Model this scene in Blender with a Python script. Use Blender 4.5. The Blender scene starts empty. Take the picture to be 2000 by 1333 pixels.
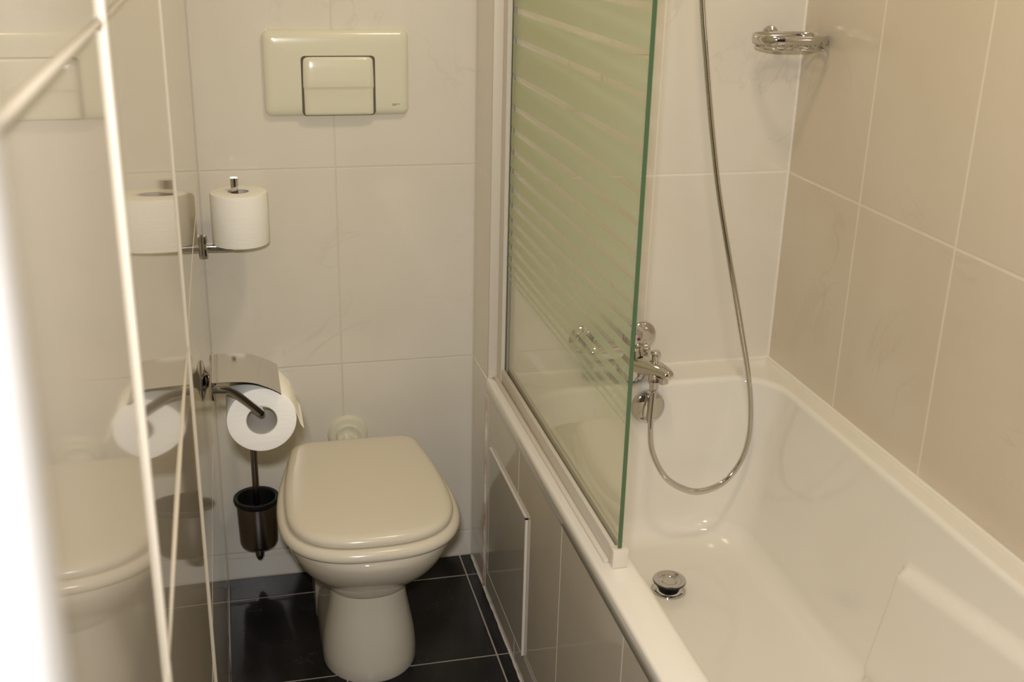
import bpy, bmesh, math, random
from mathutils import Matrix, Vector
random.seed(7)
scene = bpy.context.scene
COL = scene.collection
PI = math.pi

# ------------------------------------------------------------------ camera
CAM = Vector((0.06822, -2.40867, 1.49499))
YAW, PITCH, ROLL = 0.2487, -0.3596, 0.0245
fwd = Vector((math.sin(YAW) * math.cos(PITCH), math.cos(YAW) * math.cos(PITCH), math.sin(PITCH)))
right = Vector((math.cos(YAW), -math.sin(YAW), 0))
up = right.cross(fwd)
r2 = right * math.cos(ROLL) + up * math.sin(ROLL)
u2 = -right * math.sin(ROLL) + up * math.cos(ROLL)
cd = bpy.data.cameras.new('camera')
cd.sensor_width = 36.0
cd.sensor_fit = 'HORIZONTAL'
cd.lens = 2217.4564 / 2000 * 36.0
cd.clip_start = 0.02
cd.dof.use_dof = True
cd.dof.focus_distance = 2.15
cd.dof.aperture_fstop = 7.5
cam = bpy.data.objects.new('camera', cd)
cam.matrix_world = Matrix(((r2.x, u2.x, -fwd.x, CAM.x), (r2.y, u2.y, -fwd.y, CAM.y), (r2.z, u2.z, -fwd.z, CAM.z), (0, 0, 0, 1)))
COL.objects.link(cam)
scene.camera = cam

# ------------------------------------------------------------------ light and exposure
scene.view_settings.view_transform = 'Standard'
scene.view_settings.look = 'None'
scene.view_settings.exposure = 0.0
scene.view_settings.gamma = 1.0
scene.view_settings.use_curve_mapping = False
scene.cycles.max_bounces = 7
scene.cycles.glossy_bounces = 3
scene.cycles.caustics_reflective = False
scene.cycles.caustics_refractive = False
world = bpy.data.worlds.new('world')
scene.world = world
world.use_nodes = True
world.node_tree.nodes['Background'].inputs[0].default_value = (0.9, 0.95, 1.0, 1)
world.node_tree.nodes['Background'].inputs[1].default_value = 0.25


def area(name, loc, aim, size, power, col, shape='DISK', size_y=None):
    l = bpy.data.lights.new(name, 'AREA')
    l.shape = shape
    l.size = size
    if size_y:
        l.size_y = size_y
    l.energy = power
    l.color = col
    o = bpy.data.objects.new(name, l)
    o.location = loc
    o.rotation_euler = (Vector(aim) - Vector(loc)).to_track_quat('-Z', 'Y').to_euler()
    COL.objects.link(o)
    return o


CEIL = 2.35
LAMP_A = (0.64, -0.88)
LAMP_ADDED = (0.50, -2.25)
area('ceiling_light_glow', (LAMP_A[0], LAMP_A[1], CEIL - 0.075), (LAMP_A[0], LAMP_A[1], 0), 0.22, 6.2, (1.0, 0.83, 0.57))
area('ceiling_light_glow', (LAMP_ADDED[0], LAMP_ADDED[1], CEIL - 0.075), (LAMP_ADDED[0], LAMP_ADDED[1], 0), 0.22, 1.0, (1.0, 0.83, 0.57))  # added lamp, unseen, put in to brighten the white casing
# the pop-up flash of the camera, a hand's breadth above the lens
fl = CAM + u2 * 0.095 - r2 * 0.02 - fwd * 0.03
flash = area('camera_flash', fl, fl + fwd + r2 * 0.06 - u2 * 0.02, 0.07, 13.2, (1.0, 0.985, 1.0), 'RECTANGLE', 0.035)
flash.data.spread = math.radians(150)


# ------------------------------------------------------------------ materials
def mat(name, base, rough=0.5, metal=0.0, spec=0.5, coat=0.0):
    m = bpy.data.materials.new(name)
    m.use_nodes = True
    b = m.node_tree.nodes['Principled BSDF']
    b.inputs['Base Color'].default_value = (*base, 1)
    b.inputs['Roughness'].default_value = rough
    b.inputs['Metallic'].default_value = metal
    b.inputs['Specular IOR Level'].default_value = spec
    b.inputs['Coat Weight'].default_value = coat
    return m


def nodes(m):
    return m.node_tree.nodes, m.node_tree.links, m.node_tree.nodes['Principled BSDF']


def mottled(name, a, b, scale, rough, spec=0.5, vein=None, vein_scale=3.0, vein_amt=0.5, bump=0.0):
    """two-tone noise with optional thin veins, in world position so pieces differ"""
    m = mat(name, a, rough, 0, spec)
    N, L, P = nodes(m)
    geo = N.new('ShaderNodeNewGeometry')
    n1 = N.new('ShaderNodeTexNoise')
    n1.inputs['Scale'].default_value = scale
    n1.inputs['Detail'].default_value = 6
    L.new(geo.outputs['Position'], n1.inputs['Vector'])
    rp = N.new('ShaderNodeValToRGB')
    rp.color_ramp.elements[0].position = 0.35
    rp.color_ramp.elements[1].position = 0.68
    rp.color_ramp.elements[0].color = (*a, 1)
    rp.color_ramp.elements[1].color = (*b, 1)
    L.new(n1.outputs['Fac'], rp.inputs['Fac'])
    out = rp.outputs['Color']
    if vein:
        n2 = N.new('ShaderNodeTexNoise')
        n2.inputs['Scale'].default_value = vein_scale
        n2.inputs['Detail'].default_value = 5
        n2.inputs['Distortion'].default_value = 1.2
        L.new(geo.outputs['Position'], n2.inputs['Vector'])
        s = N.new('ShaderNodeMath'); s.operation = 'SUBTRACT'; s.inputs[1].default_value = 0.5
        L.new(n2.outputs['Fac'], s.inputs[0])
        ab = N.new('ShaderNodeMath'); ab.operation = 'ABSOLUTE'
        L.new(s.outputs[0], ab.inputs[0])
        mr = N.new('ShaderNodeMapRange')
        mr.inputs['From Min'].default_value = 0.0
        mr.inputs['From Max'].default_value = 0.012
        mr.inputs['To Min'].default_value = vein_amt
        mr.inputs['To Max'].default_value = 0.0
        L.new(ab.outputs[0], mr.inputs['Value'])
        n3 = N.new('ShaderNodeTexNoise')
        n3.inputs['Scale'].default_value = vein_scale * 1.7
        L.new(geo.outputs['Position'], n3.inputs['Vector'])
        mr3 = N.new('ShaderNodeMapRange')
        mr3.inputs['From Min'].default_value = 0.5
        mr3.inputs['From Max'].default_value = 0.65
        L.new(n3.outputs['Fac'], mr3.inputs['Value'])
        mu = N.new('ShaderNodeMath'); mu.operation = 'MULTIPLY'
        L.new(mr.outputs[0], mu.inputs[0]); L.new(mr3.outputs[0], mu.inputs[1])
        mx = N.new('ShaderNodeMix'); mx.data_type = 'RGBA'
        L.new(mu.outputs[0], mx.inputs['Factor'])
        L.new(out, mx.inputs['A'])
        mx.inputs['B'].default_value = (*vein, 1)
        out = mx.outputs['Result']
    L.new(out, P.inputs['Base Color'])
    if bump:
        bp = N.new('ShaderNodeBump')
        bp.inputs['Strength'].default_value = bump
        bp.inputs['Distance'].default_value = 0.002
        L.new(n1.outputs['Fac'], bp.inputs['Height'])
        L.new(bp.outputs['Normal'], P.inputs['Normal'])
    return m


M = {}
M['tile'] = mottled('glazed wall tile', (0.74, 0.69, 0.58), (0.77, 0.72, 0.62), 5, 0.07, 0.5, (0.56, 0.50, 0.42), 2.6, 0.28)
M['tile_left'] = mottled('glazed wall tile on side wall', (0.70, 0.64, 0.52), (0.73, 0.67, 0.56), 4, 0.03, 0.6)
M['tile_right'] = mottled('shaded wall tile on right wall', (0.645, 0.555, 0.435), (0.675, 0.59, 0.47), 4, 0.16, 0.4, (0.5, 0.42, 0.34), 2.6, 0.3)  # same wall tile, with the right wall's darker shading put into its colour
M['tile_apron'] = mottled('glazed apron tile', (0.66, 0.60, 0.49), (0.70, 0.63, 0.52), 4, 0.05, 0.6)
M['grout'] = mat('white grout', (0.84, 0.77, 0.66), 0.8)
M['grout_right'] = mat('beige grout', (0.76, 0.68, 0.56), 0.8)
M['grout_back'] = mat('cream grout', (0.66, 0.61, 0.50), 0.8)
M['grout_floor'] = mat('grey floor grout', (0.42, 0.37, 0.31), 0.85)
M['floor'] = mottled('black stone floor tile', (0.006, 0.006, 0.006), (0.020, 0.019, 0.020), 9, 0.27, 0.3, (0.09, 0.085, 0.085), 11, 0.35)
M['silicone'] = mat('white silicone', (0.80, 0.75, 0.66), 0.35)
M['tub'] = mat('white enamel', (0.83, 0.79, 0.70), 0.09, 0, 0.5, 0.3)
M['ceramic'] = mat('cream sanitary ceramic', (0.72, 0.66, 0.53), 0.08, 0, 0.5, 0.3)
M['seat'] = mat('cream seat plastic', (0.75, 0.685, 0.55), 0.2)
M['plate'] = mat('ivory plastic', (0.74, 0.71, 0.55), 0.18)
M['gap'] = mat('dark gap', (0.10, 0.085, 0.06), 0.7)
M['chrome'] = mat('chrome', (0.62, 0.60, 0.58), 0.06, 1.0)
M['brushed'] = mat('brushed dark steel', (0.34, 0.30, 0.27), 0.25, 1.0)
M['black'] = mat('black plastic', (0.008, 0.008, 0.008), 0.35)
M['paper'] = mat('white tissue paper', (0.93, 0.90, 0.81), 0.95, 0, 0.1)
M['core'] = mat('grey cardboard core', (0.62, 0.58, 0.52), 0.9, 0, 0.1)
M['alu'] = mat('white powder coated aluminium', (0.66, 0.61, 0.52), 0.35)
M['plasticw'] = mat('white plastic', (0.72, 0.66, 0.55), 0.4)
M['paint'] = mat('white gloss paint', (0.9, 0.9, 0.9), 0.4)
M['plaster'] = mat('white plaster', (0.85, 0.83, 0.78), 0.9)
M['hall'] = mat('dim hallway shade', (0.10, 0.08, 0.06), 0.8)  # corridor darkness put into the wall colour, so the chrome reflects dark
M['bead'] = mat('cream joint', (0.60, 0.54, 0.43), 0.6)
M['red'] = mat('red mark', (0.30, 0.03, 0.06), 0.3)
M['blue'] = mat('blue mark', (0.05, 0.07, 0.30), 0.3)
M['hatch'] = mottled('grey glazed hatch tile', (0.54, 0.50, 0.42), (0.58, 0.53, 0.45), 4, 0.05, 0.6)
M['print'] = mat('grey brown print', (0.40, 0.36, 0.24), 0.5)


def rusty():
    m = mottled('stained silicone', (0.80, 0.74, 0.64), (0.42, 0.22, 0.10), 14, 0.5)
    return m


M['stained'] = rusty()


def tissue_bump(m):
    N, L, P = nodes(m)
    geo = N.new('ShaderNodeNewGeometry')
    n = N.new('ShaderNodeTexNoise'); n.inputs['Scale'].default_value = 140
    mp = N.new('ShaderNodeMapping'); mp.inputs['Scale'].default_value = (0.4, 0.4, 1.4)
    L.new(geo.outputs['Position'], mp.inputs['Vector']); L.new(mp.outputs['Vector'], n.inputs['Vector'])
    b = N.new('ShaderNodeBump'); b.inputs['Strength'].default_value = 0.35; b.inputs['Distance'].default_value = 0.0015
    L.new(n.outputs['Fac'], b.inputs['Height']); L.new(b.outputs['Normal'], P.inputs['Normal'])


tissue_bump(M['paper'])


def glass_clear():
    m = bpy.data.materials.new('clear greenish glass')
    m.use_nodes = True
    N, L = m.node_tree.nodes, m.node_tree.links
    N.remove(N['Principled BSDF'])
    t = N.new('ShaderNodeBsdfTransparent'); t.inputs[0].default_value = (0.975, 0.985, 0.93, 1)
    g = N.new('ShaderNodeBsdfGlossy'); g.inputs['Roughness'].default_value = 0.01
    geo = N.new('ShaderNodeNewGeometry')
    dt = N.new('ShaderNodeVectorMath'); dt.operation = 'DOT_PRODUCT'
    L.new(geo.outputs['Incoming'], dt.inputs[0]); L.new(geo.outputs['Normal'], dt.inputs[1])
    ab = N.new('ShaderNodeMath'); ab.operation = 'ABSOLUTE'; L.new(dt.outputs['Value'], ab.inputs[0])
    om = N.new('ShaderNodeMath'); om.operation = 'SUBTRACT'; om.inputs[0].default_value = 1.0; L.new(ab.outputs[0], om.inputs[1])
    pw = N.new('ShaderNodeMath'); pw.operation = 'POWER'; pw.inputs[1].default_value = 5.0; L.new(om.outputs[0], pw.inputs[0])
    fr = N.new('ShaderNodeMath'); fr.operation = 'MULTIPLY_ADD'; fr.inputs[1].default_value = 0.96; fr.inputs[2].default_value = 0.04; L.new(pw.outputs[0], fr.inputs[0])
    mx = N.new('ShaderNodeMixShader')
    L.new(fr.outputs[0], mx.inputs[0]); L.new(t.outputs[0], mx.inputs[1]); L.new(g.outputs[0], mx.inputs[2])
    L.new(mx.outputs[0], N['Material Output'].inputs['Surface'])
    return m


def glass_frost():
    m = bpy.data.materials.new('frosted green glass')
    m.use_nodes = True
    N, L = m.node_tree.nodes, m.node_tree.links
    N.remove(N['Principled BSDF'])
    t = N.new('ShaderNodeBsdfTransparent'); t.inputs[0].default_value = (0.955, 0.975, 0.93, 1)
    tr = N.new('ShaderNodeBsdfTranslucent'); tr.inputs[0].default_value = (0.88, 0.92, 0.78, 1)
    d = N.new('ShaderNodeBsdfDiffuse'); d.inputs[0].default_value = (0.68, 0.75, 0.585, 1)
    m1 = N.new('ShaderNodeMixShader'); m1.inputs[0].default_value = 0.5
    L.new(tr.outputs[0], m1.inputs[1]); L.new(d.outputs[0], m1.inputs[2])
    m2 = N.new('ShaderNodeMixShader'); m2.inputs[0].default_value = 0.46
    L.new(t.outputs[0], m2.inputs[1]); L.new(m1.outputs[0], m2.inputs[2])
    L.new(m2.outputs[0], N['Material Output'].inputs['Surface'])
    return m


M['glass'] = glass_clear()
M['frost'] = glass_frost()
M['edge'] = mat('green glass edge', (0.08, 0.14, 0.065), 0.10, 0, 0.5)


def emissive(name, col, s):
    m = mat(name, (0.9, 0.9, 0.85), 0.4)
    N, L, P = nodes(m)
    P.inputs['Emission Color'].default_value = (*col, 1)
    P.inputs['Emission Strength'].default_value = s
    return m


M['lampglass'] = emissive('lit opal glass', (1.0, 0.86, 0.62), 1.5)

# ------------------------------------------------------------------ mesh helpers
WORLD = {}                                   # world origin of each object, to place children


def link(name, me, m, parent=None, smooth=False, angle=None, center=True, origin=None):
    if origin is None:
        if center and len(me.vertices):
            xs = [v.co for v in me.vertices]
            origin = Vector([(min(c[i] for c in xs) + max(c[i] for c in xs)) / 2 for i in range(3)])
        else:
            origin = Vector((0, 0, 0))
        me.transform(Matrix.Translation(-origin))
    o = bpy.data.objects.new(name, me)
    COL.objects.link(o)
    if m is not None:
        if len(me.materials) == 0:
            me.materials.append(m)
    if smooth:
        for p in me.polygons:
            p.use_smooth = True
        if angle:
            me.set_sharp_from_angle(angle=math.radians(angle))
    WORLD[o.name] = Vector(origin)
    if parent is not None:
        o.parent = parent
        o.location = Vector(origin) - WORLD[parent.name]
    else:
        o.location = origin
    return o


def empty(name, loc):
    o = bpy.data.objects.new(name, None)
    o.empty_display_size = 0.05
    o.location = loc
    COL.objects.link(o)
    WORLD[o.name] = Vector(loc)
    return o


def tag(o, label=None, cat=None, group=None, kind=None):
    if label: o['label'] = label
    if cat: o['category'] = cat
    if group: o['group'] = group
    if kind: o['kind'] = kind
    return o


def tomesh(bm, name='m'):
    bmesh.ops.recalc_face_normals(bm, faces=bm.faces)
    me = bpy.data.meshes.new(name)
    bm.to_mesh(me)
    bm.free()
    return me


def box_bm(x0, x1, y0, y1, z0, z1, bev=0.0, seg=2, bm=None):
    own = bm is None
    b = bmesh.new()
    bmesh.ops.create_cube(b, size=1.0)
    for v in b.verts:
        v.co = Vector(((x0 + x1) / 2 + v.co.x * (x1 - x0), (y0 + y1) / 2 + v.co.y * (y1 - y0), (z0 + z1) / 2 + v.co.z * (z1 - z0)))
    if bev > 0:
        bmesh.ops.bevel(b, geom=list(b.edges), offset=bev, segments=seg, profile=0.5, affect='EDGES')
    if own:
        return b
    me = tomesh(b)
    bm.from_mesh(me)
    bpy.data.meshes.remove(me)
    return bm


def box(name, x0, x1, y0, y1, z0, z1, m, parent=None, bev=0.0, seg=2):
    return link(name, tomesh(box_bm(x0, x1, y0, y1, z0, z1, bev, seg)), m, parent, smooth=bev > 0, angle=40)


def loft_bm(rings, cap0=False, cap1=False, closed=True, bm=None):
    bm = bm or bmesh.new()
    vs = [[bm.verts.new(p) for p in r] for r in rings]
    n = len(rings[0])
    for a, b in zip(vs[:-1], vs[1:]):
        for i in range(n if closed else n - 1):
            j = (i + 1) % n
            bm.faces.new((a[i], a[j], b[j], b[i]))
    if cap0: bm.faces.new(vs[0][::-1])
    if cap1: bm.faces.new(vs[-1])
    return bm


def lathe(name, prof, m, parent=None, mx=None, n=48, angle=35, cap=True):
    rings = [[Vector((max(r, 1e-5) * math.cos(2 * PI * k / n), max(r, 1e-5) * math.sin(2 * PI * k / n), z)) for k in range(n)] for r, z in prof]
    bm = loft_bm(rings, cap, cap)
    bmesh.ops.remove_doubles(bm, verts=bm.verts, dist=2e-5)
    me = tomesh(bm)
    if mx is not None:
        me.transform(mx)
    return link(name, me, m, parent, True, angle)


def T(x, y, z): return Matrix.Translation((x, y, z))


AX_Y = Matrix.Rotation(PI / 2, 4, 'X')       # lathe z -> -y (towards the camera)
AX_X = Matrix.Rotation(PI / 2, 4, 'Y')       # lathe z -> +x


def smooth_path(pts, n=8):
    P = [Vector(p) for p in pts]
    P = [2 * P[0] - P[1]] + P + [2 * P[-1] - P[-2]]
    out = []
    for i in range(1, len(P) - 2):
        for k in range(n):
            t = k / n
            out.append(0.5 * ((2 * P[i]) + (-P[i - 1] + P[i + 1]) * t + (2 * P[i - 1] - 5 * P[i] + 4 * P[i + 1] - P[i + 2]) * t * t
                              + (-P[i - 1] + 3 * P[i] - 3 * P[i + 1] + P[i + 2]) * t ** 3))
    out.append(P[-2])
    return out


def tube_bm(path, sec, up0=Vector((0, 0, 1))):
    """sweep a 2-D section (list of (a,b), or a function of the index) along a path"""
    path = [Vector(p) for p in path]
    rings = []
    nrm = None
    for i, p in enumerate(path):
        t = (path[min(i + 1, len(path) - 1)] - path[max(i - 1, 0)]).normalized()
        if nrm is None:
            nrm = up0 - t * up0.dot(t)
            if nrm.length < 1e-4:
                nrm = Vector((1, 0, 0)) - t * t.x
            nrm.normalize()
        else:
            nrm = (nrm - t * nrm.dot(t)).normalized()
        bn = t.cross(nrm)
        s = sec(i) if callable(sec) else sec
        rings.append([p + nrm * a + bn * b for a, b in s])
    return loft_bm(rings, True, True)


def circ(r, n=16): return [(r * math.cos(2 * PI * k / n), r * math.sin(2 * PI * k / n)) for k in range(n)]


def rrect(w, h, r, n=4):
    out = []
    for cx, cy, a0 in ((w / 2 - r, h / 2 - r, 0), (-w / 2 + r, h / 2 - r, PI / 2), (-w / 2 + r, -h / 2 + r, PI), (w / 2 - r, -h / 2 + r, 1.5 * PI)):
        for k in range(n + 1):
            a = a0 + PI / 2 * k / n
            out.append((cx + r * math.cos(a), cy + r * math.sin(a)))
    return out


def tube(name, path, r, m, parent=None, n=16):
    return link(name, tomesh(tube_bm(path, circ(r, n))), m, parent, True, 50)


# ------------------------------------------------------------------ the setting: floor, walls, tiles
W, Pf, R, ZT = 0.5878, 0.1653, 1.2537, 0.5428       # apron plane, tap-wall depth, right wall, tub rim height
GAP = 0.003
TH = 0.007
ROWS = [0.0, 0.069, 0.5317, 0.9817, 1.4317, 1.8817, 2.3317]
_tiles = {}


def tile_mesh(w, h, m, curve=0.0, gap=GAP):
    key = (round(w, 4), round(h, 4), m.name, curve, gap)
    if key in _tiles:
        return _tiles[key]
    b = 0.0012
    a, c = (w - gap) / 2, (h - gap) / 2
    if curve == 0:
        rings = [[(-a, -c, -TH), (a, -c, -TH), (a, c, -TH), (-a, c, -TH)], [(-a, -c, -b), (a, -c, -b), (a, c, -b), (-a, c, -b)],
                 [(-a + b * .35, -c + b * .35, -b * .3), (a - b * .35, -c + b * .35, -b * .3), (a - b * .35, c - b * .35, -b * .3), (-a + b * .35, c - b * .35, -b * .3)],
                 [(-a + b, -c + b, 0), (a - b, -c + b, 0), (a - b, c - b, 0), (-a + b, c - b, 0)]]
        me = tomesh(loft_bm([[Vector(p) for p in r] for r in rings], True, True))
    else:                                      # slightly dished tile: the glaze mirrors like a shallow hollow
        n = 28
        rings = []
        for k in range(n + 1):
            x = -a + 2 * a * k / n
            z = curve * x * x
            rings.append([Vector(p) for p in ((x, -c, z - TH), (x, c, z - TH), (x, c, z - b), (x, c - b, z), (x, -c + b, z), (x, -c, z - b))])
        me = tomesh(loft_bm(rings, True, True))
        for p in me.polygons:
            p.use_smooth = True
        me.set_sharp_from_angle(angle=math.radians(25))
    me.materials.append(m)
    _tiles[key] = me
    return me


def tiles(parent, us, vs, frame, m, curve=0.0, skip=None, gap=GAP, jitter=0.0):
    """frame(u, v) -> world matrix of a tile whose local x,y,z are along u, v and out of the wall"""
    for u0, u1 in zip(us[:-1], us[1:]):
        for v0, v1 in zip(vs[:-1], vs[1:]):
            if skip and skip(u0, u1, v0, v1):
                continue
            mx = frame((u0 + u1) / 2, (v0 + v1) / 2)
            o = bpy.data.objects.new('tile', tile_mesh(u1 - u0, v1 - v0, m, curve, gap))
            COL.objects.link(o)
            o.parent = parent
            o.matrix_parent_inverse = Matrix.Identity(4)
            o.matrix_basis = Matrix.Translation(-WORLD[parent.name]) @ mx
            WORLD[o.name] = mx.translation


def fr(o, eu, ev, en):
    def f(u, v):
        p = Vector(o) + Vector(eu) * u + Vector(ev) * v
        return Matrix(((eu[0], ev[0], en[0], p.x), (eu[1], ev[1], en[1], p.y), (eu[2], ev[2], en[2], p.z), (0, 0, 0, 1)))
    return f


REC = 0.0007                                  # how far the grout lies behind the tile faces
Y_END = -3.3
floor = tag(box('floor', -0.15, R + 0.15, Y_END - 0.1, 0.1, -0.12, -REC, M['grout_floor']), kind='structure')
wall_back = tag(box('wall_back', -0.12, W + 0.02, REC, 0.12, -0.1, CEIL, M['grout_back']), kind='structure')
wall_left = tag(box('wall_left', -0.12, -REC, -2.135, 0.12, -0.1, CEIL, M['grout']), kind='structure')
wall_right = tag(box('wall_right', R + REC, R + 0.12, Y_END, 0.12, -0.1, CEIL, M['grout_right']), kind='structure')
wall_tap = tag(box('wall_bath_end', W + REC, R + REC, -Pf + REC, 0.1, -0.1, CEIL, M['grout']), kind='structure')
apron = tag(box('wall_bath_apron', W + REC, W + 0.022, -1.80, -Pf + REC, -0.05, 0.52, M['grout_back']), kind='structure')
ceiling = tag(box('ceiling', -0.15, R + 0.15, Y_END - 0.1, 0.15, CEIL, CEIL + 0.1, M['plaster']), kind='structure')
wall_front = tag(box('wall_front', -0.15, R + 0.15, Y_END - 0.1, Y_END, -0.1, CEIL, M['hall']), kind='structure')
wall_entry = tag(box('wall_entry', -0.17, -0.10, Y_END, -2.10, -0.1, CEIL, M['plaster']), kind='structure')

# floor: dark square tiles laid on a 32 cm grid
tiles(floor, [0.0, 0.235, 0.5583, W + 0.004], [0.0 - 0.092 - 0.323 * k for k in range(9, 0, -1)] + [-0.092, 0.0],
      fr((0, 0, 0), (1, 0, 0), (0, 1, 0), (0, 0, 1)), M['floor'])
tiles(wall_back, [0.0, 0.2833, W], ROWS, fr((0, 0, 0), (1, 0, 0), (0, 0, 1), (0, -1, 0)), M['tile'], gap=0.0026)
tiles(wall_left, [-2.135, -1.697, -1.030, -0.363, 0.0], ROWS, fr((0, 0, 0), (0, 1, 0), (0, 0, 1), (1, 0, 0)), M['tile_left'], curve=0.015, gap=0.005)
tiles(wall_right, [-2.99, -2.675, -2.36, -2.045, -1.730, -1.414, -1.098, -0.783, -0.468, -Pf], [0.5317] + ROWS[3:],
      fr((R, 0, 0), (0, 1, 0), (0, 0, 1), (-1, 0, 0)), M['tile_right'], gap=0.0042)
tiles(wall_tap, [W + 0.002, 0.6217, 0.9420, R], [0.5317] + ROWS[3:], fr((0, -Pf, 0), (1, 0, 0), (0, 0, 1), (0, -1, 0)), M['tile'], gap=0.0036)
tiles(wall_tap, [-Pf, 0.0], ROWS, fr((W, 0, 0), (0, 1, 0), (0, 0, 1), (-1, 0, 0)), M['tile'])
tiles(apron, [-1.80, -1.709, -1.393, -1.077, -0.750, -0.445, -Pf], [0.0, 0.069, 0.5055], fr((W, 0, 0), (0, 1, 0), (0, 0, 1), (-1, 0, 0)), M['tile_apron'])

# raised white joint beads between the big tiles of the left wall
def bead(p0, p1, rad=0.0026):
    o = link('joint_bead', tomesh(tube_bm([p0, p1], circ(rad, 12))), M['bead'], wall_left, True, 60)


for y in (-1.697, -1.030):
    for z0, z1 in zip(ROWS[1:-1], ROWS[2:]):
        bead((0.0014, y, z0), (0.0014, y, z1))
for z in (0.9817, 1.4317, 1.8817):
    for y0, y1 in zip((-2.135, -1.697), (-1.697, -1.030)):
        bead((0.0004, y0, z), (0.0004, y1, z), 0.0019)

# white corner bead on the projecting wall, silicone joints, door casing beside the camera
tag(box('trim_1', W - 0.003, W + 0.017, -Pf - 0.005, -Pf + 0.004, ZT, CEIL, M['plasticw'], bev=0.0015), kind='structure')
tag(tube('trim_2', [(R - 0.001, -Pf - 0.001, ZT), (R - 0.001, -Pf - 0.001, CEIL)], 0.0045, M['silicone']), kind='structure')
tag(tube('trim_3', [(W + 0.02, -Pf - 0.001, ZT + 0.001), (R, -Pf - 0.001, ZT + 0.001)], 0.005, M['silicone']), kind='structure')
tag(tube('trim_4', [(R - 0.001, -Pf, ZT + 0.001), (R - 0.001, -1.80, ZT + 0.001)], 0.005, M['silicone']), kind='structure')
jn = [(W - 0.001, -Pf + 0.014 + 0.002 * math.sin(k * 1.9), 0.50 - 0.5 * k / 30) for k in range(31)]
tag(link('trim_5', tomesh(tube_bm(jn, lambda i: circ(0.0022 + 0.0014 * abs(math.sin(i * 2.3)), 8))), M['stained'], None, True), kind='structure')
fj = [(W - 0.001 - 0.001 * abs(math.sin(k * 2.7)), -0.003 - 1.2 * k / 60, 0.0015) for k in range(61)]
tag(link('trim_6', tomesh(tube_bm(fj, lambda i: circ(0.0018 + 0.0014 * abs(math.sin(i * 1.7)), 8))), M['silicone'], None, True), kind='structure')
tag(box('trim_7', -0.11, 0.020, -2.142 - 0.09, -2.142, -0.05, 2.12, M['paint'], bev=0.004), kind='structure')
tag(box('trim_8', -0.11, 0.020, Y_END + 0.02, -2.06, 2.12, 2.2, M['paint'], bev=0.004), kind='structure')

# a white flush door in that casing, shut
door = tag(box('door_1', -0.098, -0.06, -3.12, -2.235, 0.004, 2.115, M['paint'], bev=0.003), kind='structure')
lathe('door_rose', [(0.0, 0), (0.025, 0), (0.025, 0.006), (0.009, 0.008), (0.009, 0.04), (0, 0.04)], M['chrome'], door, T(-0.06, -3.05, 1.02) @ AX_X)
tube('door_handle', smooth_path([(-0.025, -3.05, 1.02), (-0.018, -3.03, 1.02), (-0.018, -2.93, 1.02)], 5), 0.009, M['chrome'], door)


# ------------------------------------------------------------------ bathtub
def tub_ring(x0, x1, y0, y1, r, z, disp=None, nl=340, ns=44, nc=14):
    pts = []
    def seg(ax, ay, bx, by, n):
        for k in range(n):
            t = k / n
            pts.append(Vector((ax + (bx - ax) * t, ay + (by - ay) * t, z)))
    def arc(cx, cy, a0):
        for k in range(nc):
            a = a0 + PI / 2 * k / nc
            pts.append(Vector((cx + r * math.cos(a), cy + r * math.sin(a), z)))
    seg(x1, y0 + r, x1, y1 - r, nl); arc(x1 - r, y1 - r, 0)
    seg(x1 - r, y1, x0 + r, y1, ns); arc(x0 + r, y1 - r, PI / 2)
    seg(x0, y1 - r, x0, y0 + r, nl); arc(x0 + r, y0 + r, PI)
    seg(x0 + r, y0, x1 - r, y0, ns); arc(x1 - r, y0 + r, 1.5 * PI)
    if disp:
        for p in pts:
            disp(p)
    return pts


def sstep(a, b, x):
    t = min(1, max(0, (x - a) / (b - a)))
    return t * t * (3 - 2 * t)


CX = 0.927


def arm(p):                                   # moulded arm rests bulging from both long sides
    if p.y > -0.87 or p.y < -1.60:
        return
    zl = 0.425 + 0.13 * max(0, -0.9 - p.y)
    k = sstep(-0.874, -0.898, p.y) * (1 - sstep(zl - 0.010, zl + 0.012, p.z)) * sstep(0.16, 0.24, p.z)
    k *= sstep(0.06, 0.16, abs(p.x - CX))
    p.x -= math.copysign(0.024 * k, p.x - CX)


YB0, YB1 = -1.80, -Pf - 0.0005
rings = []
ox0, ox1 = W - 0.006, R - 0.0006
rings.append(tub_ring(ox0 + 0.004, ox1, YB0, YB1, 0.004, 0.508))
rings.append(tub_ring(ox0, ox1, YB0, YB1, 0.004, 0.511))
rings.append(tub_ring(ox0, ox1, YB0, YB1, 0.004, ZT - 0.006))
rings.append(tub_ring(ox0 + 0.0018, ox1, YB0, YB1, 0.004, ZT - 0.0018))
rings.append(tub_ring(ox0 + 0.006, ox1, YB0, YB1, 0.004, ZT))
ix0, ix1, iy0, iy1 = 0.650, 1.203, -1.72, -0.262
rings.append(tub_ring(ix0 - 0.012, ix1 + 0.012, iy0 - 0.012, iy1 + 0.012, 0.10, ZT))
for k in range(1, 7):                          # rolled inner lip
    a = PI / 2 * k / 6
    rings.append(tub_ring(ix0 - 0.012 + 0.012 * math.sin(a), ix1 + 0.012 - 0.012 * math.sin(a), iy0 - 0.012 + 0.012 * math.sin(a), iy1 + 0.012 - 0.012 * math.sin(a), 0.10 - 0.0 * a, ZT - 0.012 * (1 - math.cos(a))))
ZF = 0.165
NW = 52
for k in range(1, NW + 1):                     # walls, leaning in towards the floor
    t = k / NW
    z = ZT - 0.012 - (ZT - 0.012 - ZF - 0.055) * t
    e = t ** 1.25
    rings.append(tub_ring(ix0 + 0.055 * e, ix1 - 0.055 * e, iy0 + 0.26 * e, iy1 - 0.012 * e, 0.10 + 0.02 * e, z, arm))
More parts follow.
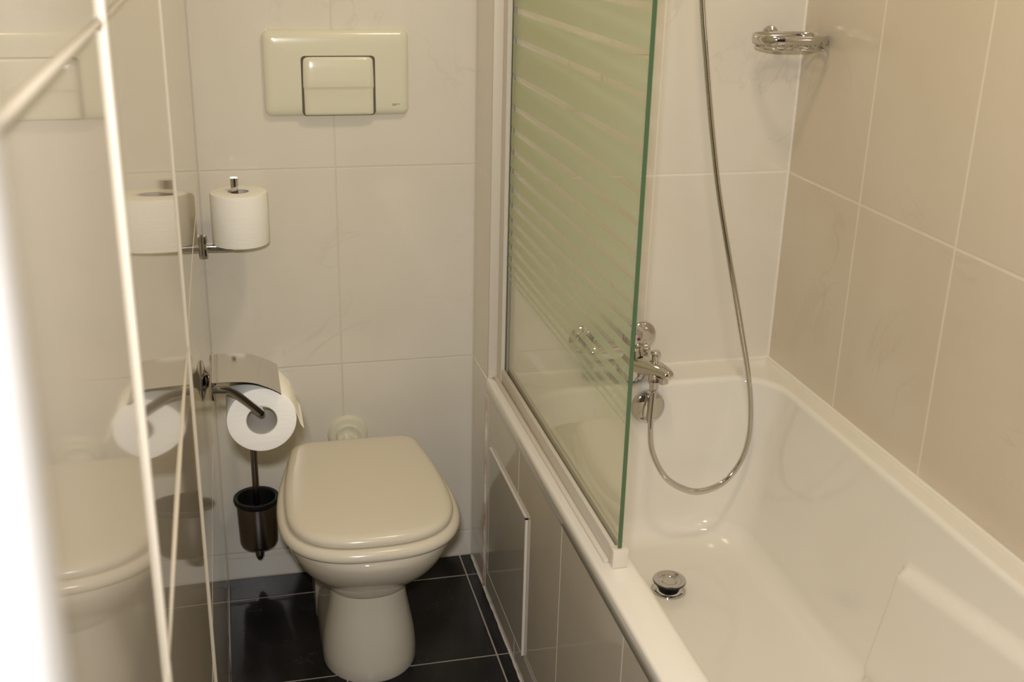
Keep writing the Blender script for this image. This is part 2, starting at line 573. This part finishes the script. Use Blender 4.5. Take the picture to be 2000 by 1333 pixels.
for k in range(1, 11):                         # fillet
    a = PI / 2 * k / 10
    s, c = math.sin(a), 1 - math.cos(a)
    rings.append(tub_ring(ix0 + 0.055 + 0.055 * c + 0.02 * s * c, ix1 - 0.055 - 0.055 * c - 0.02 * s * c, iy0 + 0.26 + 0.06 * c, iy1 - 0.012 - 0.05 * c, 0.12, ZF + 0.055 * (1 - s), arm))
for k in range(1, 7):                          # floor falling a little to the drain
    q = k / 6
    f0 = 0.98
    x0, x1, y0, y1 = ix0 + 0.11, ix1 - 0.11, iy0 + 0.32, iy1 - 0.062
    cx, cy = 0.915, -0.484
    w = 1 - q * f0
    rings.append(tub_ring(cx + (x0 - cx) * w, cx + (x1 - cx) * w, cy + (y0 - cy) * w, cy + (y1 - cy) * w, 0.12 * w, ZF - 0.004 * q))
tub = empty('bathtub', (CX, -1.0, 0.0))
tag(tub, 'white built-in bathtub with moulded armrest behind the tiled apron', 'bathtub')
link('tub_shell', tomesh(loft_bm(rings, False, True)), M['tub'], tub, True, 60)

# drain: flange, dark throat, raised chrome plug
dx, dy, dz = 0.912, -0.487, ZF - 0.002
dr = lathe('drain_flange', [(0.020, 0.0), (0.022, 0.0012), (0.034, 0.003), (0.037, 0.0015), (0.037, -0.002), (0.02, -0.002)], M['chrome'], tub, T(dx, dy, dz), cap=False)
lathe('drain_throat', [(0.0, 0.0005), (0.021, 0.0008), (0.021, -0.001), (0, -0.001)], M['black'], tub, T(dx, dy, dz + 0.001))
pl = lathe('drain_plug', [(0.0, 0.020), (0.014, 0.0205), (0.016, 0.0225), (0.026, 0.026), (0.0335, 0.0262), (0.0348, 0.0245), (0.0335, 0.0215), (0.024, 0.014), (0.006, 0.010), (0.006, 0.0), (0.0, 0.0)], M['chrome'], tub, T(dx, dy, dz))
lathe('plug_shadow_shell', [(0.0335, 0.0214), (0.0346, 0.0235), (0.0351, 0.0235), (0.0345, 0.0205), (0.027, 0.013), (0.0, 0.0085), (0.0, 0.0095), (0.026, 0.0140)], M['black'], pl, T(dx, dy, dz), cap=False)  # shadow gap below the raised plug, put in as a black shell

# overflow rosette with its turning grip on the end wall of the tub
ovx, ovy, ovz = 0.924, -0.2635, 0.489
ov = lathe('overflow_rosette', [(0.0, 0.014), (0.012, 0.0135), (0.028, 0.011), (0.036, 0.006), (0.0385, 0.0), (0.0385, -0.006), (0.0, -0.006)], M['chrome'], tub, T(ovx, ovy - 0.004, ovz) @ AX_Y)
gp = box_bm(ovx - 0.0055, ovx + 0.0055, ovy - 0.030, ovy - 0.010, ovz - 0.036, ovz + 0.036, 0.004, 3)
link('overflow_grip', tomesh(gp), M['chrome'], ov, True, 40)

# ------------------------------------------------------------------ access hatch in the apron
hz0, hz1, hy0, hy1 = 0.0705, 0.392, -0.526, -0.203
hatch = empty('access_hatch', (W, (hy0 + hy1) / 2, hz0))
tag(hatch, 'grey glazed access hatch with a thin white edge low in the bath apron', 'hatch')
link('hatch_tile', tomesh(box_bm(W - 0.004, W - 0.0005, hy0 + 0.004, hy1, hz0 + 0.002, hz1 - 0.003, 0.0008, 1)), M['hatch'], hatch)
box('hatch_edge', W - 0.0055, W - 0.0004, hy0, hy1, hz1 - 0.0035, hz1, M['silicone'], hatch)
box('hatch_edge', W - 0.0055, W - 0.0004, hy0, hy0 + 0.0045, hz0, hz1, M['silicone'], hatch)
box('hatch_edge', W - 0.0045, W - 0.0004, hy1 - 0.0015, hy1, hz0, hz1, M['grout_back'], hatch)
box('hatch_edge', W - 0.0045, W - 0.0004, hy0, hy1, hz0, hz0 + 0.0015, M['grout_back'], hatch)

# ------------------------------------------------------------------ shower screen
GX, GY0, GY1, GZ0, GZ1 = 0.618, -0.200, -0.958, 0.562, 1.95
screen = empty('shower_screen', (GX, -0.58, ZT))
tag(screen, 'glass bath screen with frosted green bands standing on the tub rim', 'shower screen')
pane = box('glass_pane', GX - 0.003, GX + 0.003, GY1 + 0.002, GY0, GZ0, GZ1, M['glass'], screen)
box('glass_edge', GX - 0.0031, GX + 0.0031, GY1, GY1 + 0.002, GZ0, GZ1, M['edge'], pane)
clear = [1.385, 1.324, 1.2686, 1.1987, 1.1401, 1.0947, 1.0526, 1.014, 0.9761, 0.9449, 0.9135, 0.8861, 0.8583, 0.8327, 0.8112]
cw = 0.0058
zs = [1.95, 1.88, 1.80, 1.725, 1.655, 1.585, 1.515, 1.45] + clear
for k, (a, b) in enumerate(zip(zs[:-1], zs[1:])):
    box('frosted_band', GX - 0.0036, GX - 0.0030, GY1 + 0.004, GY0 - 0.001, b + cw + 0.0, a - cw, M['frost'], pane)
box('frosted_band', GX - 0.0036, GX - 0.0030, GY1 + 0.004, GY0 - 0.001, 0.7985, 0.8112 - cw, M['frost'], pane)
box('frosted_band', GX - 0.0036, GX - 0.0030, GY1 + 0.004, GY0 - 0.001, 0.7855, 0.7895, M['frost'], pane)
pf = bmesh.new()
box_bm(GX - 0.014, GX - 0.0045, -0.206, -Pf - 0.0004, ZT + 0.001, GZ1, 0.001, 1, pf)
box_bm(GX + 0.0045, GX + 0.014, -0.206, -Pf - 0.0004, ZT + 0.001, GZ1, 0.001, 1, pf)
box_bm(GX - 0.0134, GX + 0.0134, -0.190, -Pf - 0.0002, ZT + 0.001, GZ1, 0.001, 1, pf)
wp = link('wall_profile', tomesh(pf), M['alu'], screen, True, 40)
pf = bmesh.new()
box_bm(GX - 0.012, GX - 0.0042, GY1 + 0.012, -0.2065, ZT + 0.0003, 0.576, 0.0015, 2, pf)
box_bm(GX + 0.0042, GX + 0.012, GY1 + 0.012, -0.2065, ZT + 0.0003, 0.576, 0.0015, 2, pf)
box_bm(GX - 0.0112, GX + 0.0112, GY1 + 0.0125, -0.2070, ZT + 0.0006, 0.560, 0.001, 1, pf)
link('bottom_rail', tomesh(pf), M['alu'], screen, True, 40)
box('end_cap', GX - 0.0128, GX + 0.0128, GY1 - 0.006, GY1 + 0.0125, ZT + 0.0002, 0.575, M['plasticw'], screen, 0.002)
box('seal_strip', GX - 0.021, GX - 0.012, GY1 + 0.012, -0.17, ZT + 0.0002, 0.549, M['plasticw'], screen, 0.002)
box('pane_gasket', GX - 0.0042, GX - 0.003, -0.209, -0.2062, 0.576, GZ1, M['gap'], wp)


# ------------------------------------------------------------------ toilet
TX = 0.292


def outline(hw, bh, yb, yf, yc, rc, z, n_front=40, n_side=24, n_c=8, n_b=8, ex=2.25, tx=TX, step=None):
    """closed plan outline: straight back with rounded corners, bulging sides, rounded front"""
    half = []
    for k in range(n_b):
        half.append(((bh - rc) * k / n_b, yb))
    for k in range(n_c):
        a = PI / 2 * (1 - k / n_c)
        half.append((bh - rc + rc * math.cos(a), yb - rc + rc * math.sin(a)))
    for k in range(n_side):
        t = k / n_side
        y = yb - rc + (yc - yb + rc) * t
        x = step(t, bh, hw) if step else bh + (hw - bh) * math.sin(t * PI / 2)
        half.append((x, y))
    for k in range(n_front):
        a = PI / 2 * k / n_front
        half.append((hw * math.cos(a) ** (2 / ex), yc + (yf - yc) * math.sin(a) ** (2 / ex)))
    half.append((0, yf))
    pts = [Vector((tx + x, y, z)) for x, y in half] + [Vector((tx - x, y, z)) for x, y in half[-2:0:-1]]
    return pts


def slab(name, layers, m, parent, **kw):
    rings = []
    for z, ins in layers:
        rings.append(outline(kw['hw'] - ins, kw['bh'] - ins, kw['yb'] - ins, kw['yf'] + ins, kw['yc'], max(0.004, kw['rc'] - ins), z, ex=kw.get('ex', 2.25)))
    return link(name, tomesh(loft_bm(rings, True, True)), m, parent, True, 50)


toilet = empty('toilet', (TX, -0.30, 0))
tag(toilet, 'cream floor-standing toilet with closed lid between bath apron and left wall', 'toilet')
bowl = []
for z, hw, bh, yb, yf, yc, rc in ((0.353, 0.150, 0.125, -0.125, -0.552, -0.36, 0.03), (0.3555, 0.158, 0.132, -0.118, -0.560, -0.36, 0.034), (0.3545, 0.166, 0.140, -0.112, -0.568, -0.36, 0.036), (0.349, 0.170, 0.144, -0.110, -0.572, -0.36, 0.038),
                                  (0.336, 0.1695, 0.143, -0.110, -0.571, -0.36, 0.038), (0.315, 0.164, 0.138, -0.110, -0.562, -0.36, 0.038), (0.290, 0.154, 0.130, -0.105, -0.546, -0.36, 0.038),
                                  (0.265, 0.141, 0.122, -0.100, -0.522, -0.35, 0.038), (0.245, 0.128, 0.114, -0.095, -0.497, -0.34, 0.038), (0.228, 0.119, 0.108, -0.09, -0.473, -0.33, 0.038),
                                  (0.212, 0.109, 0.100, -0.085, -0.455, -0.32, 0.038), (0.200, 0.100, 0.094, -0.085, -0.443, -0.32, 0.038), (0.1925, 0.094, 0.090, -0.085, -0.437, -0.32, 0.038), (0.189, 0.087, 0.084, -0.09, -0.428, -0.32, 0.036)):
    bowl.append(outline(hw, bh, yb, yf, yc, rc, z))
link('bowl', tomesh(loft_bm(bowl, True, True)), M['ceramic'], toilet, True, 60)


def ped_step(t, b, a):
    return b + (a - b) * sstep(0.40, 0.475, t)


ped = []
for z, a, b, yf in ((0.0, 0.0985, 0.1005, -0.456), (0.004, 0.0995, 0.1015, -0.458), (0.03, 0.0985, 0.101, -0.455), (0.055, 0.0965, 0.101, -0.450), (0.08, 0.0925, 0.1005, -0.445), (0.10, 0.0885, 0.100, -0.440), (0.12, 0.0850, 0.1015, -0.435),
                    (0.14, 0.0815, 0.103, -0.430), (0.16, 0.0790, 0.104, -0.426), (0.18, 0.0770, 0.104, -0.422), (0.20, 0.0755, 0.103, -0.419), (0.225, 0.075, 0.102, -0.415)):
    ped.append(outline(a, b, -0.05, yf, -0.34, 0.03, z, n_side=44, ex=2.1, step=ped_step))
link('pedestal', tomesh(loft_bm(ped, True, True)), M['ceramic'], toilet, True, 60)
slab('seat', ((0.3575, 0.008), (0.3578, 0.003), (0.361, 0.0005), (0.366, 0.0), (0.371, 0.001), (0.376, 0.004), (0.379, 0.009), (0.380, 0.016)), M['seat'], toilet,
     hw=0.180, bh=0.148, yb=-0.112, yf=-0.574, yc=-0.385, rc=0.045, ex=2.6)
slab('lid', ((0.3815, 0.008), (0.3818, 0.003), (0.385, 0.0005), (0.390, 0.0), (0.395, 0.0015), (0.399, 0.005), (0.4018, 0.011), (0.4030, 0.020), (0.4036, 0.05), (0.4042, 0.10)), M['seat'], toilet,
     hw=0.1645, bh=0.141, yb=-0.114, yf=-0.560, yc=-0.395, rc=0.045, ex=2.7)
for s in (-1, 1):
    lathe('hinge', [(0.0, 0), (0.011, 0), (0.011, 0.03), (0, 0.03)], M['seat'], toilet, T(TX + s * 0.07 - 0.015, -0.112, 0.376) @ AX_X)
lathe('flush_pipe', [(0.0, 0), (0.0215, 0), (0.0215, 0.115), (0.0, 0.115)], M['plate'], toilet, T(TX, 0, 0.335) @ AX_Y)
lathe('pipe_rosette', [(0.0, 0.010), (0.022, 0.010), (0.024, 0.016), (0.026, 0.016), (0.028, 0.010), (0.040, 0.009), (0.0415, 0.0065), (0.043, 0.0065), (0.0455, 0.004), (0.0465, 0.0), (0.0, 0.0)], M['plate'], toilet, T(TX, -0.0002, 0.357) @ AX_Y)

# ------------------------------------------------------------------ flush plate
px0, px1, pz0, pz1 = 0.1435, 0.4398, 1.0940, 1.2665
plate = empty('flush_plate', ((px0 + px1) / 2, 0, pz0))
tag(plate, 'ivory plastic flush plate with one big push button above the toilet', 'flush plate')


def rr(x0, x1, z0, z1, r, y, n=6):
    return [Vector(((x0 + x1) / 2 + a, y, (z0 + z1) / 2 + b)) for a, b in rrect(x1 - x0, z1 - z0, r, n)]


pr = []
for ins, y in ((0.0, -0.0003), (0.0, -0.006), (0.0012, -0.0095), (0.004, -0.0125), (0.009, -0.0152), (0.016, -0.0168), (0.026, -0.0175), (0.05, -0.0180)):
    pr.append(rr(px0 + ins, px1 - ins, pz0 + ins, pz1 - ins, max(0.004, 0.014 - ins * 0.3), y))
link('frame', tomesh(loft_bm(pr, False, True)), M['plate'], plate, True, 60)
bx0, bx1, bz0, bz1 = 0.2195, 0.3680, 1.0975, 1.2150
gapr = [rr(bx0 - 0.0013, bx1 + 0.0013, bz0 - 0.002, bz1 + 0.0014, 0.008, -0.004), rr(bx0 - 0.0013, bx1 + 0.0013, bz0 - 0.002, bz1 + 0.0014, 0.008, -0.0184)]
link('button_gap', tomesh(loft_bm(gapr, False, True)), M['gap'], plate)
bt = []
prof = [(1.2150, -0.016), (1.2138, -0.0198), (1.2110, -0.0222), (1.2070, -0.0235), (1.19, -0.0250), (1.17, -0.0262), (1.156, -0.0268), (1.1535, -0.0262), (1.151, -0.0246), (1.148, -0.0240), (1.12, -0.0238), (1.103, -0.0236), (1.0985, -0.0226), (1.0965, -0.0200), (1.0965, -0.005)]
for z, y in prof:
    row = []
    top = max(0.0, (z - 1.207) / 0.008)
    cr = 0.008 * (1 - math.sqrt(max(0, 1 - top * top)))
    for k in range(25):
        u = -1 + 2 * k / 24
        e = 1 - abs(u) ** 14
        row.append(Vector(((bx0 + bx1) / 2 + u * ((bx1 - bx0) / 2 - cr), -0.010 + (y + 0.010) * (0.35 + 0.65 * e) if y < -0.010 else y, z)))
    bt.append(row)
link('push_button', tomesh(loft_bm(bt, closed=False)), M['plate'], plate, True, 60)
# the small worn, unreadable maker's mark in the corner, as grey strokes
for k, (lx, lw, lh, dzz) in enumerate(((0.4045, 0.0026, 0.0052, 0), (0.4076, 0.0018, 0.0044, 0.0002), (0.4100, 0.0026, 0.0050, 0.0006), (0.4135, 0.0030, 0.0022, 0.0022), (0.4172, 0.0038, 0.0018, 0.0026))):
    box('maker_mark', lx, lx + lw, -0.0178, -0.0168, 1.1135 + dzz, 1.1135 + dzz + lh * 0.9, M['print'], plate)

# ------------------------------------------------------------------ toilet paper holder with cover, on the left wall
YF, YN = -0.572, -0.700
holder = empty('toilet_paper_holder', (0, (YF + YN) / 2, 0.79))
tag(holder, 'chrome toilet paper holder with a curved cover flap on the left wall', 'paper holder')
lathe('wall_rose', [(0.0, 0), (0.033, 0), (0.034, 0.0015), (0.031, 0.0035), (0.018, 0.0065), (0.012, 0.010), (0.0095, 0.016), (0.0095, 0.022), (0.0, 0.022)], M['chrome'], holder, T(0.0002, -0.640, 0.775) @ AX_X)
cp = [(0.018, 0.7935), (0.030, 0.7938), (0.050, 0.7930), (0.068, 0.7915), (0.084, 0.7880), (0.100, 0.7810), (0.114, 0.7735), (0.123, 0.7670)]
cpts = smooth_path([(x, 0, z) for x, z in cp], 4)
bm = bmesh.new()
ringsA = []
for p in cpts:
    ringsA.append([Vector((p.x, YF, p.z)), Vector((p.x, YN, p.z)), Vector((p.x - 0.0003, YN, p.z - 0.0012)), Vector((p.x - 0.0003, YF, p.z - 0.0012))])
link('cover_flap', tomesh(loft_bm(ringsA, True, True)), M['chrome'], holder, True, 40)
box('back_bar', 0.0125, 0.0195, YN - 0.004, YF + 0.004, 0.7640, 0.7925, M['chrome'], holder, 0.002)
tube('hinge_pin', [(0.0175, YF + 0.005, 0.7940), (0.0175, YN - 0.005, 0.7940)], 0.0022, M['chrome'], holder, 10)
ya = YN - 0.001
apath = smooth_path([(0.016, ya, 0.7815), (0.030, ya, 0.7815), (0.042, ya, 0.7795), (0.054, ya, 0.7710), (0.072, ya, 0.7545), (0.0905, ya, 0.7365)], 6)
link('arm', tomesh(tube_bm(apath, rrect(0.0125, 0.0065, 0.002, 2))), M['chrome'], holder, True, 40)
tube('roll_spindle', [(0.0895, ya - 0.003, 0.7372), (0.0895, YF, 0.7372)], 0.0052, M['chrome'], holder, 14)

# the rolls
def make_roll(name, c, r, rh, length, axis, label, tail=None):
    root = empty(name, c)
    tag(root, label, 'toilet roll', 'toilet paper rolls')
    mx = T(*c) @ (AX_Y if axis == 'Y' else Matrix.Identity(4))
    h = length / 2
    lathe('paper', [(rh + 0.0012, -h), (r - 0.004, -h), (r - 0.001, -h + 0.001), (r, -h + 0.004), (r, h - 0.004), (r - 0.001, h - 0.001), (r - 0.004, h), (rh + 0.0012, h), (rh + 0.0012, -h)], M['paper'], root, mx, 72, cap=False)
    lathe('cardboard_core', [(rh, -h + 0.0005), (rh + 0.0012, -h + 0.0005), (rh + 0.0012, h - 0.0005), (rh, h - 0.0005), (rh, -h + 0.0005)], M['core'], root, mx, 48, cap=False)
    return root


roll = make_roll('toilet_roll', (0.0905, -0.634, 0.7160), 0.0562, 0.0242, 0.10, 'Y', 'started toilet roll hanging under the chrome cover flap')
tp = smooth_path([(0.128, 0, 0.7578), (0.1400, 0, 0.7430), (0.1475, 0, 0.7230), (0.1520, 0, 0.7060), (0.1575, 0, 0.6960)], 5)
bm = bmesh.new()
link('loose_sheet', tomesh(loft_bm([[Vector((p.x, -0.588, p.z)), Vector((p.x, -0.682, p.z)), Vector((p.x - 0.0006, -0.682, p.z - 0.0003)), Vector((p.x - 0.0006, -0.588, p.z - 0.0003))] for p in tp], True, True)), M['paper'], roll, True, 50)

# ------------------------------------------------------------------ spare roll holder
sx, sy = 0.0775, -0.098
spare = empty('spare_roll_holder', (0, sy, 0.85))
tag(spare, 'chrome upright spare roll holder on the left wall near the corner', 'paper holder')
box('wall_mount', 0.0003, 0.010, sy - 0.011, sy + 0.011, 0.828, 0.872, M['chrome'], spare, 0.002)
apath = smooth_path([(0.008, sy, 0.846), (0.030, sy, 0.8455), (0.060, sy, 0.8455), (0.0695, sy, 0.849), (0.0715, sy, 0.860), (0.0715, sy, 0.900), (0.0715, sy, 0.988)], 6)
link('post', tomesh(tube_bm(apath, rrect(0.0145, 0.016, 0.005, 3))), M['chrome'], spare, True, 40)
make_roll('toilet_roll', (sx + 0.001, sy, 0.9065), 0.0568, 0.0200, 0.107, 'Z', 'full spare toilet roll standing on the upright chrome post')

# ------------------------------------------------------------------ toilet brush in its wall cup
bx, by = 0.0762, -0.066
brush = empty('toilet_brush_holder', (bx, by, 0.087))
tag(brush, 'dark steel toilet brush cup with black rim on the back wall', 'brush holder')
lathe('cup', [(0.0, 0.129), (0.030, 0.1285), (0.040, 0.132), (0.0425, 0.139), (0.0455, 0.238), (0.0448, 0.238), (0.0415, 0.147), (0.0, 0.145)], M['brushed'], brush, T(bx, by, 0), 56)
lathe('rim', [(0.0440, 0.234), (0.0500, 0.240), (0.0515, 0.246), (0.0505, 0.2505), (0.0470, 0.2515), (0.0420, 0.2490), (0.0400, 0.2400), (0.0385, 0.205), (0.0, 0.200), (0.0, 0.198), (0.040, 0.203), (0.0440, 0.234)], M['black'], brush, T(bx, by, 0), 56, cap=False)
lathe('finial', [(0.0, 0.130), (0.0105, 0.130), (0.0105, 0.104), (0.0090, 0.096), (0.005, 0.0885), (0.0, 0.087)], M['brushed'], brush, T(bx, by, 0), 24)
box('bracket', bx - 0.012, bx + 0.012, -0.024, -0.0002, 0.165, 0.205, M['brushed'], brush, 0.002)
wand = empty('toilet_brush', (bx, by, 0.205))
tag(wand, 'toilet brush with a slim steel handle standing in the dark cup', 'brush')
lathe('handle', [(0.0, 0.225), (0.0075, 0.225), (0.0075, 0.455), (0.0095, 0.460), (0.0095, 0.478), (0.004, 0.484), (0.0, 0.4845)], M['brushed'], wand, T(bx, by, 0), 24)
lathe('collar', [(0.0, 0.2045), (0.018, 0.2045), (0.016, 0.214), (0.009, 0.228), (0.0, 0.228)], M['black'], wand, T(bx, by, 0), 24)

# ------------------------------------------------------------------ bath mixer, hose and hand shower
mix = empty('bath_mixer', (0.88, -Pf, 0.6))
tag(mix, 'chrome bath mixer tap on the tub end wall beside the glass screen', 'tap')
for ex, nx in ((0.938, 0.918), (0.800, 0.806)):
    lathe('escutcheon', [(0.0, 0.011), (0.014, 0.011), (0.020, 0.010), (0.031, 0.004), (0.033, 0.0), (0.0, 0.0)], M['chrome'], mix, T(ex, -Pf - 0.0002, 0.618) @ AX_Y)
    lathe('union_nut', [(0.0, 0.010), (0.013, 0.010), (0.013, 0.045), (0.017, 0.046), (0.017, 0.060), (0.0, 0.060)], M['chrome'], mix, T(nx, -Pf, 0.612) @ AX_Y, 32)
lathe('body', [(0.0, -0.016), (0.014, -0.014), (0.020, -0.005), (0.021, 0.01), (0.021, 0.110), (0.020, 0.121), (0.014, 0.128), (0.0, 0.130)], M['chrome'], mix, T(0.800, -0.232, 0.612) @ AX_X, 40)
mcx, mcy = 0.889, -0.240
lathe('valve_body', [(0.0, 0.546), (0.018, 0.547), (0.029, 0.553), (0.033, 0.566), (0.032, 0.590), (0.027, 0.612), (0.024, 0.622), (0.024, 0.630), (0.0, 0.630)], M['chrome'], mix, T(mcx, mcy, 0), 48)
lathe('cartridge_ring', [(0.0, 0.628), (0.0262, 0.628), (0.0275, 0.631), (0.0262, 0.635), (0.0, 0.635)], M['chrome'], mix, T(mcx, mcy, 0), 48)
lv = lathe('lever_cap', [(0.0, 0.635), (0.0235, 0.635), (0.0235, 0.650), (0.0215, 0.662), (0.014, 0.669), (0.0, 0.671)], M['chrome'], mix, T(mcx, mcy, 0), 48)
lpth = smooth_path([(mcx - 0.005, mcy - 0.006, 0.662), (mcx - 0.030, mcy - 0.035, 0.676), (mcx - 0.052, mcy - 0.062, 0.690)], 6)
link('lever', tomesh(tube_bm(lpth, rrect(0.007, 0.016, 0.003, 3))), M['chrome'], lv, True, 40)
lathe('temperature_dot', [(0.0, 0.0015), (0.0032, 0.0012), (0.0040, 0.0), (0.0, -0.001)], M['red'], lv, T(mcx + 0.004, mcy - 0.0236, 0.648) @ AX_Y, 20)
lathe('temperature_dot', [(0.0, 0.0018), (0.0020, 0.0016), (0.0026, 0.0004), (0.0, -0.001)], M['blue'], lv, T(mcx + 0.0062, mcy - 0.0236, 0.6475) @ AX_Y, 20)
# spout swung towards the tub, drooping at its end
sp = smooth_path([(0.880, -0.234, 0.588), (0.895, -0.250, 0.589), (0.915, -0.271, 0.588), (0.934, -0.291, 0.585), (0.9435, -0.3015, 0.581), (0.9500, -0.3085, 0.576), (0.9525, -0.3110, 0.572)], 6)
ns = len(sp)


def spout_sec(i):
    t = i / (ns - 1)
    r = 0.0305 - 0.0140 * sstep(0, 0.75, t)
    if t > 0.70:
        r *= math.sqrt(max(0.02, 1 - ((t - 0.70) / 0.30) ** 2))
    return [(a * 0.80, b) for a, b in circ(r, 28)]


link('spout', tomesh(tube_bm(sp, spout_sec)), M['chrome'], mix, True, 50)
lathe('aerator', [(0.0, 0.0), (0.0125, 0.0), (0.0130, 0.003), (0.0130, 0.012), (0.0, 0.012)], M['chrome'], mix, T(0.9400, -0.2985, 0.5600), 28)
lathe('diverter_knob', [(0.0, 0.0), (0.0080, 0.0), (0.0074, 0.012), (0.0086, 0.020), (0.0104, 0.0225), (0.0104, 0.0265), (0.009, 0.028), (0.0, 0.0285)], M['chrome'], mix, T(0.9265, -0.2830, 0.598), 28)
lathe('hose_outlet', [(0.0, 0.556), (0.0095, 0.556), (0.0105, 0.560), (0.0105, 0.582), (0.0, 0.584)], M['chrome'], mix, T(0.9218, -0.290, 0), 20)

hp = [(0.9218, -0.29, 0.5660), (0.9218, -0.3, 0.5494), (0.9162, -0.31, 0.5143), (0.9097, -0.325, 0.4611), (0.9154, -0.335, 0.4103), (0.9474, -0.34, 0.3513), (0.9982, -0.34, 0.3158), (1.0412, -0.34, 0.3087), (1.0909, -0.335, 0.324),
      (1.1281, -0.33, 0.3687), (1.144, -0.325, 0.4278), (1.1424, -0.32, 0.5), (1.1337, -0.31, 0.5694), (1.1168, -0.3, 0.6503), (1.0967, -0.29, 0.7413), (1.0726, -0.275, 0.8515), (1.0483, -0.26, 0.9696), (1.0262, -0.25, 1.0958),
      (1.0083, -0.24, 1.2176), (0.9914, -0.23, 1.3452), (0.975, -0.225, 1.50), (0.962, -0.222, 1.66), (0.955, -0.222, 1.78)]
hose = empty('shower_hose', (0.9218, -0.30, 0.56))
tag(hose, 'flexible steel shower hose looping down into the bathtub', 'hose')
hpath = smooth_path(hp, 44)
link('hose_coil', tomesh(tube_bm(hpath, lambda i: circ(0.0061 if i % 2 else 0.0054, 12))), M['chrome'], hose, True, 80)
lathe('hose_nut', [(0.0068, 0.0), (0.0085, 0.002), (0.0098, 0.012), (0.0100, 0.024), (0.0, 0.024)], M['chrome'], hose, T(0.9215, -0.2975, 0.5380), 20)
shw = empty('hand_shower', (0.955, -Pf, 1.80))
tag(shw, 'chrome hand shower on its wall hook above the tap', 'hand shower')
lathe('wall_hook', [(0.0, 0.0), (0.02, 0.0), (0.02, 0.006), (0.011, 0.01), (0.011, 0.05), (0.0, 0.052)], M['chrome'], shw, T(0.955, -Pf - 0.0002, 1.80) @ AX_Y, 28)
tube('handle', smooth_path([(0.955, -0.222, 1.775), (0.955, -0.228, 1.86), (0.955, -0.255, 1.95), (0.955, -0.285, 1.985)], 6), 0.012, M['chrome'], shw, 18)
lathe('spray_head', [(0.0, -0.018), (0.030, -0.016), (0.036, -0.004), (0.034, 0.0), (0.014, 0.02), (0.0, 0.022)], M['chrome'], shw, T(0.955, -0.300, 1.985) @ Matrix.Rotation(-0.9, 4, 'X'), 36)

# ------------------------------------------------------------------ soap dish in the far corner over the tub
sdx, sdy, sdz = 1.176, -0.258, 1.271
soap = empty('soap_dish', (sdx, -Pf, sdz))
tag(soap, 'oval chrome soap dish on the wall in the tub corner', 'soap dish')


def oval(a, b, z, n=64, ex=2.8):
    out = []
    for k in range(n):
        t = 2 * PI * k / n
        c, s = math.cos(t), math.sin(t)
        out.append(Vector((sdx + a * math.copysign(abs(c) ** (2 / ex), c), sdy + b * math.copysign(abs(s) ** (2 / ex), s), z)))
    return out


ringsO = [oval(0.0715, 0.050, sdz - 0.006), oval(0.0742, 0.0527, sdz - 0.0045), oval(0.0752, 0.0537, sdz + 0.004), oval(0.0742, 0.0527, sdz + 0.0105), oval(0.0722, 0.0507, sdz + 0.012), oval(0.070, 0.0485, sdz + 0.0100), oval(0.0695, 0.048, sdz - 0.004), oval(0.0715, 0.050, sdz - 0.006)]
link('ring', tomesh(loft_bm(ringsO)), M['chrome'], soap, True, 60)
bo = [p for p in oval(0.0665, 0.0455, sdz - 0.0150, 64)]
link('lower_wire', tomesh(tube_bm(bo + [bo[0], bo[1]], circ(0.0027, 8))), M['chrome'], soap, True)
for k in range(7):
    xx = sdx - 0.051 + 0.017 * k
    tube('tray_wire', smooth_path([(xx, sdy - 0.0478, sdz - 0.003), (xx, sdy - 0.0440, sdz - 0.0145), (xx, sdy + 0.0440, sdz - 0.0145), (xx, sdy + 0.0478, sdz - 0.003)], 4), 0.0015, M['chrome'], soap, 8)
lathe('wall_mount', [(0.0, 0.0), (0.017, 0.0), (0.016, 0.006), (0.009, 0.010), (0.009, 0.042), (0.0, 0.042)], M['chrome'], soap, T(sdx, -Pf - 0.0002, sdz + 0.003) @ AX_Y, 28)

# ------------------------------------------------------------------ ceiling lamps, the one near the door added for its light
for i, (lx, ly) in enumerate((LAMP_A, LAMP_ADDED)):
    lamp = empty('ceiling_lamp', (lx, ly, CEIL))
    tag(lamp, ('round opal ceiling lamp over the bathtub edge', 'added unseen ceiling lamp near the door')[i], 'lamp', 'ceiling lamps')
    lathe('base_plate', [(0.0, 0.0), (0.12, 0.0), (0.12, -0.014), (0.0, -0.014)], M['paint'], lamp, T(lx, ly, CEIL - 0.0003), 48)
    lathe('opal_shade', [(0.112, -0.014), (0.114, -0.024), (0.098, -0.050), (0.060, -0.066), (0.0, -0.070), (0.0, -0.069), (0.110, -0.0145)], M['lampglass'], lamp, T(lx, ly, CEIL - 0.0003), 48, cap=False)
